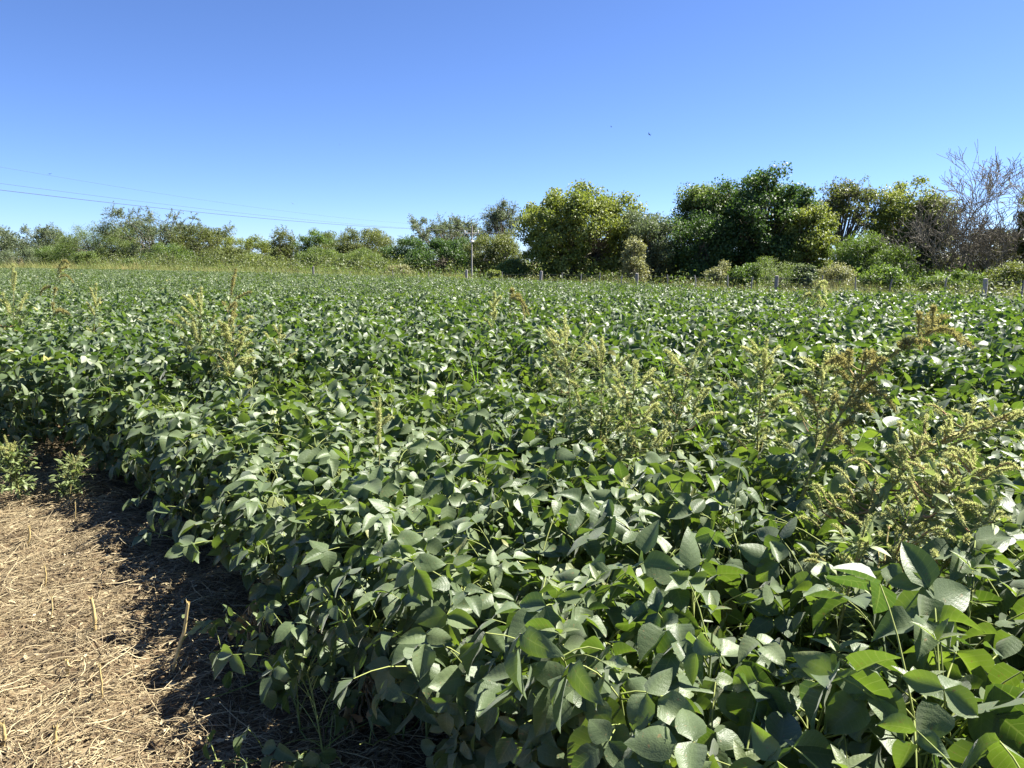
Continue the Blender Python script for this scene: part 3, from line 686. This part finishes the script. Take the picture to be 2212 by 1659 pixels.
for q in range(4):
    pts = np.array([fence_pt(x) - f0 for x in np.linspace(480, 2330, 40)]); pts[:, 2] = .3 + q * .26 + .01 * np.sin(np.arange(40) * 1.3)
    m = MB(); tubes(m, pts[None], .0025, 4, .5); m.build('wire', M_wire, fr)

# ------------------------------------------------------------------ power line
PB = at_depth(1019, 600, 43.0); PB[2] = 0; PT = at_depth(1021, 488, 43.0); PH = PT[2]
pr = empty('power_pole', PB, 'slim pale wooden power pole in front of the scrub', 'power pole')
m = MB(); z = np.linspace(0, PH, 8); tubes(m, np.stack([0.04 * z / PH, 0 * z, z], -1)[None], np.linspace(.045, .034, 8)[None], 10, .6)
m.build('pole', M_pole, pr)
arm_z = PH - .42; dirw = norm(np.array([-14.0 - PB[0], 16.0 - PB[1], 0])); perp = np.array([-dirw[1], dirw[0], 0])
m = MB(); tubes(m, np.stack([np.array([0, 0, arm_z]) + perp * s for s in (-.5, -.2, .2, .5)])[None], .03, 4, .7); m.build('crossarm', M_pole, pr)
for s in (-.42, .42):
    m = MB(); c = np.array([0, 0, arm_z]) + perp * s
    tubes(m, np.stack([c + np.array([0, 0, z_]) for z_ in (.03, .06, .09, .12, .15, .17)])[None], np.array([[.02, .045, .03, .045, .03, .012]]), 10, .5); m.build('insulator', M_ceram, pr)
m = MB(); tubes(m, np.stack([np.array([.02, -.02, PH - .95 + z_]) for z_ in (0, .01, .11, .12)])[None], np.array([[.02, .13, .13, .02]]), 10, .9); m.build('bracket', M_ceram, pr)
def wire_obj(label, a, px0, py0, Y0, sag, r0, right=None):
    b = at_depth(px0, py0, Y0); t = np.linspace(0, 1, 40)[:, None]
    pth = a * (1 - t) + b * t; pth[:, 2] -= (sag * 4 * t * (1 - t))[:, 0]
    if right is not None:
        c = right; t2 = np.linspace(1, 0.03, 12)[:, None]; q = a * (1 - t2) + c * t2; q[:, 2] -= (.1 * 4 * t2 * (1 - t2))[:, 0]
        pth = np.concatenate([q, pth])
    m = MB(); tubes(m, pth[None], r0, 5, .5); tag(m.build('power_cable', M_wire), label, 'power cable', None)
wire_obj('lowest and thickest of the overhead cables running left from the pole', PB + np.array([0, 0, arm_z + .17]) + perp * .42, -60, 403, 17, 0.25, .0066, at_depth(1300, 520, 52))
wire_obj('middle thin overhead cable just above the thickest one', PB + np.array([0, 0, arm_z + .17]) - perp * .42, -60, 388, 17.5, 0.22, .0036, at_depth(1300, 512, 53))
wire_obj('highest and faintest overhead cable crossing the sky at the left', PB + np.array([.04, 0, PH + .0]), -60, 350, 18, 0.35, .0024, at_depth(1320, 470, 53))

# ------------------------------------------------------------------ birds
def bird(px, py, Y, s, roll, label):
    p = at_depth(px, py, Y); r = np.random.default_rng(int(px))
    root = empty('bird', p, label, 'bird', 'small dark birds in the sky'); root.rotation_euler = (r.uniform(-.4, .4), roll, r.uniform(0, 6.28)); root.scale = (s, s, s)
    m = MB(); y = np.array([-1.0, -.75, -.5, -.2, .15, .45, .62, .78, .9, 1.02]) * .075
    rr = np.array([.002, .006, .010, .017, .020, .016, .012, .0125, .007, .001])
    tubes(m, np.stack([0 * y, y, .004 * np.sin(y * 30)], -1)[None], rr[None], 10, .2)
    for sg in (-1, 1):                                             # swept wings and forked tail, one body
        t = np.linspace(0, 1, 6)[:, None]; lead = np.concatenate([sg * .15 * t, .035 + .02 * np.sin(t * 3.1) - .06 * t ** 2, .012 + .04 * t ** .8 - .02 * t ** 2], 1)
        trail = lead + np.concatenate([0 * t, -.05 * (1 - t) ** .6 - .004, 0 * t], 1)
        for dz in (0, -.003):
            m.add(np.stack([lead + [0, 0, dz], trail + [0, 0, dz]], 1), grid_faces(1, 6, 2), tone=.3)
        m.add(np.array([[sg * .002, -.06, .002], [sg * .012, -.065, .002], [sg * .025, -.125, .002], [sg * .016, -.12, .002]]), [[0, 1, 2, 3]], tone=.1)
    m.build('body', M_bird, root)
bird(1403, 290.5, 38, .9, .6, 'dark bird, the clearest speck in the sky above the round yellow-green tree')
bird(1320, 274, 46, .7, -.4, 'faint bird just left of and above the clearest dark bird')
bird(108, 376, 40, .75, .3, 'dark bird beside the faintest cable at the left')
bird(632, 440, 45, .7, -.5, 'small bird low in the sky over the left half of the scrub')
bird(734, 312, 60, .55, .2, 'barely visible bird high above the scrub, left of the middle')

# ------------------------------------------------------------------ trees
def tree(name, label, px, top, wpx, Y, mat, low=0.1, leaf=.13, n_clump=40, per=220, clump=.22, sparse=False, bark=None, twig=0, seed=None, cat='tree', group=None, flat=.5, stems=3, asp=.28, thin=.8, ragged=.12):
    r = np.random.default_rng(int(px * 13 + top) if seed is None else seed)
    base = at_depth(px, 600, Y); base[2] = 0
    H = at_depth(px, top, Y)[2]; W = wpx / F_PX * Y / 2
    root = empty(name, base, label, cat, group)
    z0 = low * H; hz = (H - z0) / 2
    n_clump = int(n_clump * 1.35); clump *= 1.2; leaf *= 1.2; W *= 1.05
    if sparse: per = int(per * 2.6)
    per = int(per * 1.5); leaf *= .84
    rc = clump * min(W, hz)
    # clump centres inside an uneven egg, pushed outwards
    d = norm(r.normal(0, 1, (n_clump, 3))); 
    if low < .2:                                                   # leafy down to the ground: widen the lower half
        hx = np.hypot(d[:, 0], d[:, 1])[:, None]; wd = np.where(d[:, 2:] < 0, (1 - np.abs(d[:, 2:]) ** 4) ** .25, (1 - np.abs(d[:, 2:]) ** 2.4) ** (1 / 2.4))
        d[:, :2] = d[:, :2] / np.maximum(hx, .05) * wd
    else: d[:, 2] = np.where(d[:, 2] < -.55, -d[:, 2], d[:, 2])
    q = r.uniform(.35, 1, n_clump) ** .5
    hue = 1 + ragged * r.normal(0, 1, n_clump)
    C = d * (q * hue)[:, None] * np.array([W - rc * .6, W - rc * .6, hz - rc * .6])
    C[:, 2] = C[:, 2] + z0 + hz
    over = C[:, 2] + rc * .8 > H * 1.03; C[over, 2] = H * 1.0 - rc * .8 * r.uniform(.8, 1.3, over.sum())
    C[:, 2] = np.maximum(C[:, 2], .25)
    cr = rc * r.uniform(.6, 1.25, n_clump)
    tr = MB()
    # trunk stems and limbs
    t7 = np.linspace(0, 1, 7)
    forks = []
    for s in range(stems):
        a = r.uniform(0, 6.28); f = np.array([math.cos(a) * W * .25, math.sin(a) * W * .25, H * r.uniform(.35, .5)])
        off = np.array([math.cos(a), math.sin(a), 0]) * W * .05
        pth = off + (f - off) * t7[:, None] + r.normal(0, .03 * H * .3, (7, 3)) * (t7[:, None] > 0); pth[0, 2] = -.05
        tubes(tr, pth[None], np.linspace(.022 * H, .011 * H, 7)[None], 8, r.random(1)); forks.append(pth)
    lp = []; lr = []
    for i in range(n_clump):
        fk = forks[r.integers(len(forks))]; p0 = fk[r.integers(3, 7)]
        mid = (p0 + C[i]) / 2 + np.array([0, 0, -.06 * H]) * r.uniform(-.3, 1) + r.normal(0, .05 * W, 3)
        pth = (1 - t7[:, None]) ** 2 * p0 + 2 * t7[:, None] * (1 - t7[:, None]) * mid + t7[:, None] ** 2 * C[i]
        lp.append(pth); lr.append(np.linspace(.008 * H, .0025 * H, 7))
    tubes(tr, np.array(lp), np.array(lr), 5, r.random(n_clump))
    if twig:
        tw = np.repeat(np.arange(n_clump), twig); a = norm(r.normal(0, 1, (len(tw), 3)) + np.array([0, 0, .5])); K = np.linspace(0, 1, 4)[None, :, None]
        e = C[tw] + a * (cr[tw] * r.uniform(.7, 1.7, len(tw)))[:, None]
        pth = C[tw][:, None] * (1 - K) + e[:, None] * K + r.normal(0, .03, (len(tw), 4, 3)) * cr[tw][:, None, None] * 2
        tubes(tr, pth, np.linspace(.0022 * H, .0008 * H, 4)[None], 4, r.random(len(tw)))
    tr.build('trunk', bark or M_bark, root)
    if per:
        cm = MB(); n = n_clump * per; ci = np.repeat(np.arange(n_clump), per)
        a = norm(r.normal(0, 1, (n, 3))); rad_ = r.uniform(0, 1, n) ** .5 * (1.15 if sparse else 1.0)
        P = C[ci] + a * (cr[ci] * rad_)[:, None] * np.array([1.1, 1.1, thin])
        P[:, 2] = np.maximum(P[:, 2], .05)
        if twig and sparse:
            half = n // 2; tw2 = r.integers(0, len(pth), half); f = r.uniform(.3, 1, half)[:, None]
            P[:half] = pth[tw2, 0] * (1 - f) + pth[tw2, 3] * f + r.normal(0, .05, (half, 3))
        Nn = norm(a * .5 + np.array([0, 0, .6]) + r.normal(0, .55, (n, 3)))
        D = r.normal(0, 1, (n, 3)) + np.array([0, 0, -.25])
        L = leaf * r.uniform(.6, 1.25, n)
        tone = np.clip(.5 * r.random(n_clump)[ci] + .5 * r.random(n), 0, 1)
        leaves(cm, P, D, Nn, L, L * asp, 2, 2, fold=.25, droop=r.uniform(0, .35, n), prof=prof_lance, tone=tone, rng=r)
        cm.build('crown', mat, root)
    return root

def bare(name, label, px, top, wpx, Y, seed, depth=5, lean=0, spread=.5, nstem=3, thick=.02, rmin=.0105, bark=None):
    r = np.random.default_rng(seed); base = at_depth(px, 600, Y); base[2] = 0
    H = at_depth(px, top, Y)[2]
    root = empty(name, base, label, 'tree'); segs = []
    def grow(p, d, ln, rad_, lv):
        K = 5; t = np.linspace(0, 1, K)[:, None]; cur = r.normal(0, .16, 3) * ln
        pth = p + d * ln * t + cur * t ** 2; segs.append((pth, np.linspace(rad_, rad_ * .68, K)))
        if lv == 0: return
        nb = 2 if r.random() < .55 else 3
        d2 = norm(pth[-1] - pth[-2])
        for b in range(nb):
            nd = norm(d2 + r.normal(0, spread, 3) * np.array([1, 1, .7]) + np.array([0, 0, .13]))
            grow(pth[-1] if b < 2 else pth[3], nd, ln * r.uniform(.62, .9), rad_ * (.68 if b == 0 else .5), lv - 1)
    for s in range(nstem):
        a = r.uniform(0, 6.28); d = norm(np.array([math.cos(a) * .30 + lean, math.sin(a) * .22, 1]))
        grow(np.array([math.cos(a) * .08, math.sin(a) * .08, -.05]), d, 1.0, thick, depth)
    P = np.array([s[0] for s in segs]); rr = np.array([s[1] for s in segs])
    zmax = P[..., 2].max() * .95; k = H / zmax; wx = np.percentile(np.abs(P[..., 0] - lean * P[..., 2] * 0), 98); kx = (wpx / F_PX * Y / 2) / wx
    P = P * np.array([kx, kx, k]); rr = np.maximum(rr * k, rmin)
    tr, br = MB(), MB(); big = rr[:, 0] > thick * k * .4
    tubes(tr, P[big], rr[big], 7, r.random(big.sum())); tubes(br, P[~big], rr[~big], 4, r.random((~big).sum()))
    tr.build('trunk', bark or M_barkpale, root); br.build('crown', bark or M_barkpale, root)

T = tree
SCR = 'scrub trees behind the fence'
# far left scrub
T('scrub_tree', 'sparse grey-green scrub tree at the far left of the tree line', -15, 474, 130, 98, TM['grey'], leaf=.16, n_clump=64, per=95, clump=.24, sparse=True, twig=5, group=SCR, low=0.0)
T('scrub_tree', 'low ragged scrub tree second from the left end of the tree line', 105, 482, 130, 97, TM['grey'], leaf=.16, n_clump=64, per=95, clump=.24, sparse=True, twig=5, group=SCR, low=0.0)
T('scrub_tree', 'light feathery green tree, the brightest dome on the left', 222, 470, 165, 92, TM['bright'], low=0.0, leaf=.22, n_clump=80, per=200, clump=.27, asp=.1, group=SCR)
T('scrub_tree', 'tall ragged scrub tree with twigs sticking up right of the feathery green dome', 340, 456, 190, 95, TM['grey'], leaf=.17, n_clump=90, per=95, clump=.2, sparse=True, twig=8, ragged=.2, group=SCR, low=0.0)
T('scrub_tree', 'thin-topped scrub tree right of the tall ragged one', 435, 482, 130, 94, TM['olive'], leaf=.16, n_clump=76, per=100, clump=.22, sparse=True, twig=6, ragged=.2, group=SCR, low=0.0)
T('scrub_tree', 'yellowish rounded scrub tree in the dip of the skyline', 540, 503, 130, 86, TM['yellow'], leaf=.16, n_clump=60, per=150, group=SCR, low=0.0)
T('scrub_tree', 'small twiggy tree poking up between two rounded ones', 620, 496, 70, 84, TM['olive'], leaf=.15, n_clump=44, per=80, clump=.3, sparse=True, twig=6, ragged=.2, group=SCR, low=0.0)
T('scrub_tree', 'dark rounded scrub tree left of the olive dome', 690, 490, 95, 80, TM['green'], leaf=.15, n_clump=60, per=160, group=SCR, low=0.0)
T('scrub_tree', 'dense olive domed tree left of the middle', 785, 480, 140, 76, TM['olive'], leaf=.14, n_clump=80, per=190, group=SCR, low=0.0)
T('scrub_tree', 'very dark low tree between the olive dome and the glossy thicket', 880, 502, 110, 66, TM['dark'], low=.02, leaf=.13, n_clump=50, per=190, group=SCR)
T('scrub_tree', 'dark glossy dense shrub-tree left of the power pole', 955, 507, 165, 56, TM['dark'], low=.02, leaf=.15, n_clump=60, per=190, clump=.25, group=SCR)
T('scrub_tree', 'tall thinly leaved grey tree behind the glossy shrub-tree', 970, 465, 190, 74, TM['grey'], low=.25, leaf=.15, n_clump=70, per=50, clump=.2, sparse=True, twig=7, ragged=.2, group=SCR)
T('scrub_tree', 'spindly grey tree with a tall tuft right of the power pole', 1085, 432, 85, 68, TM['grey'], low=.35, leaf=.13, n_clump=40, per=45, clump=.24, sparse=True, twig=7, ragged=.25, group=SCR)
T('scrub_tree', 'brownish vine-draped tree just right of the power pole', 1070, 492, 130, 52, TM['olive'], low=.02, leaf=.13, n_clump=60, per=130, twig=3, group=SCR)
# the tall trees right of the middle
T('round_tree', 'big round yellow-green tree, the largest near the middle', 1255, 394, 265, 43, TM['yellow'], low=.06, leaf=.16, n_clump=170, per=150, clump=0.165, group=SCR, asp=.34, ragged=.1)
T('scrub_tree', 'grey-green drooping tree between the round yellow tree and the dark tall one', 1398, 446, 140, 41, TM['grey'], low=.03, leaf=.15, n_clump=70, per=170, clump=.24, asp=.2, group=SCR)
T('scrub_tree', 'narrow pale-leaved sapling in front of the grey-green drooping tree', 1370, 505, 60, 37.5, TM['pale'], low=.02, leaf=.12, n_clump=34, per=80, clump=.4, group=SCR)
T('broad_tree', 'bright-topped tree leaning against the left flank of the dark tall tree', 1520, 386, 150, 43, TM['bright'], low=.25, leaf=.15, n_clump=60, per=170, clump=.25, group=SCR)
T('broad_tree', 'tall dark green dense tree, the highest leafy crown', 1640, 362, 230, 41, TM['dark'], low=.03, leaf=.15, n_clump=180, per=150, clump=0.165, group=SCR, asp=.34)
T('broad_tree', 'dark understory tree filling the shade below the bright-topped tree', 1510, 455, 150, 40, TM['dark'], low=.0, leaf=.14, n_clump=60, per=170, clump=.26, group=SCR)
T('broad_tree', 'yellow-olive tree on the right shoulder of the dark tall tree', 1735, 428, 130, 39, TM['yellow'], low=.05, leaf=.14, n_clump=70, per=150, clump=.22, group=SCR, ragged=.15)
T('broad_tree', 'open-crowned brownish tree with visible branches right of the dark tall tree', 1822, 380, 125, 42, TM['olive'], low=0.42, leaf=.14, n_clump=44, per=32, clump=.24, sparse=True, twig=7, group=SCR, ragged=.15)
T('broad_tree', 'yellow-green leafy tree left of the bare trees', 1940, 377, 165, 42, TM['yellow'], low=.12, leaf=.15, n_clump=80, per=140, clump=.22, group=SCR, ragged=.14)
bare('bare_tree', 'tall leafless grey tree, left one of the two bare crowns', 2080, 318, 240, 37, 71, 6, spread=.44, nstem=2)
bare('bare_tree', 'leafless grey tree at the right end, right one of the two bare crowns', 2165, 308, 200, 36, 75, 6, spread=.44, nstem=2)
bare('bare_shrub', 'spreading leafless brown shrub with many slanting stems below the bare trees', 2030, 425, 260, 35, 77, 5, spread=.5, nstem=9, thick=.014, bark=M_bark)
bare('bare_shrub', 'dense tangle of bare brown stems at the right end under the bare crown', 2150, 445, 190, 34, 79, 5, spread=.5, nstem=9, thick=.014, bark=M_bark)
T('scrub_tree', 'vine-wrapped dark trunk with leaves at the right end of the tree line', 2215, 395, 60, 35, TM['olive'], low=.02, leaf=.12, n_clump=50, per=90, clump=.35, group=SCR)
T('scrub_tree', 'brown half-dry scrub tree behind the leafless shrub', 2090, 480, 260, 40, TM['brown'], low=.02, leaf=.12, n_clump=70, per=110, clump=.2, sparse=True, twig=6, group=SCR)
T('scrub_tree', 'brownish thin-leaved tree between the yellow-green tree and the bare trees', 1995, 415, 95, 40, TM['olive'], low=.2, leaf=.12, n_clump=44, per=60, clump=.26, sparse=True, twig=7, group=SCR, ragged=.2)
# bushes
BG = 'bushes between the fence and the trees'
B = lambda label, px, top, w, Y, mat, **kw: T('bush', label, px, top, w, Y, TM[mat], low=0, cat='bush', group=BG, stems=4, **{**dict(n_clump=34, per=150, clump=.32, leaf=.11), **kw})
B('feathery dark green bush below the open-crowned brownish tree', 1850, 488, 120, 36, 'green', asp=.09, leaf=.16, per=230)
B('feathery green bush right of the darker feathery one', 1925, 520, 120, 35, 'green', asp=.09, leaf=.16, per=230)
B('rounded bright green bush behind the fence below the dark tall tree', 1670, 548, 150, 31, 'bright', leaf=.09, asp=.14, per=240)
B('straw-coloured flowering bush left of the rounded bright green bush', 1552, 562, 62, 31, 'pale', leaf=.08)
B('low green bush joining the straw-coloured and the bright green ones', 1605, 566, 70, 30.5, 'green', leaf=.09)
B('silvery green small bush right of the rounded bright green bush', 1738, 566, 50, 30, 'grey', leaf=.12)
B('dull brown-green bush behind a thin stake', 1805, 564, 90, 30, 'pale', leaf=.08)
B('low bush with pale leaves under the feathery green bush', 1905, 568, 100, 29, 'green', leaf=.10)
B('dark olive bush at the right end behind the last thick post', 2195, 555, 110, 26, 'olive', leaf=.09)
B('grassy green bush left of the last thick post', 2060, 580, 120, 27, 'green', asp=.08, leaf=.18)
B('bright green leafy bush at the foot of the vine-draped tree', 1105, 552, 70, 42, 'bright', leaf=.12)
B('small yellow-topped bush right of the power pole foot', 1068, 583, 34, 36, 'yellow', leaf=.09)
B('pale rounded bush left of the glossy shrub-tree', 862, 570, 72, 52, 'pale', leaf=.11)
B('light feathery bush in front of the olive dome', 785, 533, 120, 62, 'bright', asp=.1, leaf=.2, per=200)
B('bright green bush in front of the dark rounded scrub tree', 690, 528, 100, 70, 'bright', leaf=.13)
B('yellow-green bush below the yellowish rounded scrub tree', 570, 540, 90, 74, 'yellow', leaf=.13)
B('grey twiggy bush left of the yellow-green bush', 490, 528, 110, 80, 'olive', leaf=.13, sparse=True, twig=5)
B('dark bush at the foot of the tall ragged scrub tree', 370, 520, 110, 86, 'green', leaf=.14)
B('bright small bush at the foot of the tall ragged tree, nearer the verge', 290, 555, 60, 80, 'bright', leaf=.12)
B('vine-covered green bush before the feathery green dome', 190, 540, 50, 82, 'bright', leaf=.14)
B('pale green bush at the left end of the verge', 50, 530, 120, 90, 'grey', leaf=.14)
B('green bush between the left end bush and the feathery dome', 130, 520, 90, 92, 'green', leaf=.14)

# ------------------------------------------------------------------ thicket and verge
def band(n, x0, x1, d0, d1, power=1.0, end=None):
    """points behind the field edge: d metres beyond it (measured along view depth)"""
    u = R.uniform(x0, x1, n); Y = (30 / (1 + .92 * u) if end is None else end(u)) + d0 + (d1 - d0) * R.random(n) ** power
    return u * Y, Y
def clumped(name, label, mat, ncl, per, u0, u1, d0, d1, h0, h1, r0, leaf, cat, asp=.3, end=None, mult=1.0):
    m = MB(); x, y = band(ncl, u0, u1, d0, d1, mult, end)
    h = R.uniform(h0, h1, ncl) * (1 + .55 * noise2(x, y, 41, 14.0)) * np.clip(y / 60, .95, 1.25); rr = r0 * R.uniform(.7, 1.3, ncl)
    ci = np.repeat(np.arange(ncl), per); n = len(ci); a = norm(R.normal(0, 1, (n, 3)))
    P = np.stack([x[ci], y[ci], h[ci] * R.random(n) ** .8], -1) + a * rr[ci][:, None] * R.random(n)[:, None]
    P[:, 2] = np.maximum(P[:, 2], .03)
    L = leaf * R.uniform(.6, 1.3, n) 
    leaves(m, P, R.normal(0, 1, (n, 3)), R.normal(0, .6, (n, 3)) + np.array([0, 0, .7]), L, L * asp, 2, 2, prof=prof_lance, droop=.2, tone=np.clip(.5 * R.random(ncl)[ci] + .5 * R.random(n), 0, 1))
    tag(m.build(name, mat), label, cat, kind='stuff')
clumped('thicket', 'tangled dark green thicket filling the space between the trunks', TM['mixed'], 2400, 90, -.85, .85, 18, 32, .4, 1.9, .8, .17, 'thicket')
clumped('undergrowth', 'low green undergrowth at the feet of the bushes and trees', TM['green'], 1500, 70, -.85, .85, 12, 24, .4, 1.0, .7, .15, 'undergrowth')

clumped('verge_weeds', 'leafy green weeds scattered through the rough verge grass', TM['mixed'], 1300, 46, -.82, .82, .4, 9, .25, .95, .42, .10, 'weeds', .24, crop_end)
clumped('pale_verge_weeds', 'pale seeding weeds scattered through the rough verge grass', TM['pale'], 420, 40, -.82, .82, .4, 8, .4, 1.0, .38, .09, 'weeds', .16, crop_end)
vg = MB()
def grass(n, u0, u1, d0, d1, h0, h1, w, t0, t1, power=1.0):
    x, y = band(n, u0, u1, d0, d1, power, crop_end)
    patch = np.clip(.5 + .6 * noise2(x, y, 31, 9.0) , 0, 1)
    keep = R.random(n) < .35 + .65 * patch; x, y, patch = x[keep], y[keep], patch[keep]; n = len(x)
    a = R.uniform(0, 6.28, n); el = R.uniform(.7, 1.45, n)
    hh = R.uniform(h0, h1, n) * (1 + np.clip((y - 34) / 42, 0, 1.15)) * np.clip(0.72 + .55 * noise2(x, y, 32, 5.0) + .35 * noise2(x, y, 35, 1.7), .25, 1.5)
    leaves(vg, np.stack([x, y, 0 * x], -1), np.stack([np.cos(a) * np.cos(el), np.sin(a) * np.cos(el), np.sin(el)], -1), np.stack([-np.cos(a), -np.sin(a), .3 + 0 * a], -1),
           hh, w * y / 30, 1, 4, fold=0, droop=R.uniform(.02, .45, n), prof=prof_blade, tone=np.clip(t0 + (t1 - t0) * R.random(n) + .45 * noise2(x, y, 33, 7.0) + .25 * noise2(x, y, 36, 2.0), 0, 1))
grass(75000, -.82, .82, .3, 12, .75, 1.2, .010, .0, .7)
grass(36000, -.82, .82, .1, 3.0, .7, 1.1, .009, .1, .8)
grass(36000, -.82, .82, 8, 24, .7, 1.2, .013, .0, .7)
tag(vg.build('grass', M_grass), 'tall rough grass, green to straw-brown, along the verge behind the fence', 'grass', kind='stuff')

# ------------------------------------------------------------------ light
SUN_AZ, SUN_EL = 70.0, 50.5            # clockwise from the view direction (+Y), above the horizon
w = bpy.data.worlds.new('World'); SC.world = w; w.use_nodes = True
nt = w.node_tree; nt.nodes.clear()
sky = nt.nodes.new('ShaderNodeTexSky'); sky.sky_type = 'NISHITA'; sky.sun_disc = False
sky.sun_elevation = rad(SUN_EL); sky.sun_rotation = rad(SUN_AZ)
sky.air_density = 0.66; sky.dust_density = 0.15; sky.ozone_density = 8.0; sky.altitude = 100
bg = nt.nodes.new('ShaderNodeBackground'); bg.inputs[1].default_value = 0.051
wo = nt.nodes.new('ShaderNodeOutputWorld')
tint = mixc(nt, 1.0, sky.outputs[0], (0.97, 0.965, 1.10), 'MULTIPLY'); nt.links.new(tint, bg.inputs[0]); nt.links.new(bg.outputs[0], wo.inputs[0])
sl = bpy.data.lights.new('sun', 'SUN'); so = bpy.data.objects.new('sun', sl); COL.objects.link(so)
sl.energy = 5.0; sl.angle = rad(0.53); sl.color = (1.0, 0.955, 0.88)
a, e = rad(SUN_AZ), rad(SUN_EL)
from mathutils import Vector
so.rotation_euler = Vector((math.sin(a) * math.cos(e), math.cos(a) * math.cos(e), math.sin(e))).to_track_quat('Z', 'Y').to_euler()
so.location = (20, 5, 30)

vs = SC.view_settings
SC.display_settings.display_device = 'sRGB'
vs.view_transform = 'Standard'; vs.look = 'None'; vs.exposure = 1.95; vs.gamma = 1.0; vs.use_curve_mapping = False
SC.cycles.max_bounces = 8; SC.cycles.transmission_bounces = 6; SC.cycles.diffuse_bounces = 4
SC.cycles.use_denoising = True
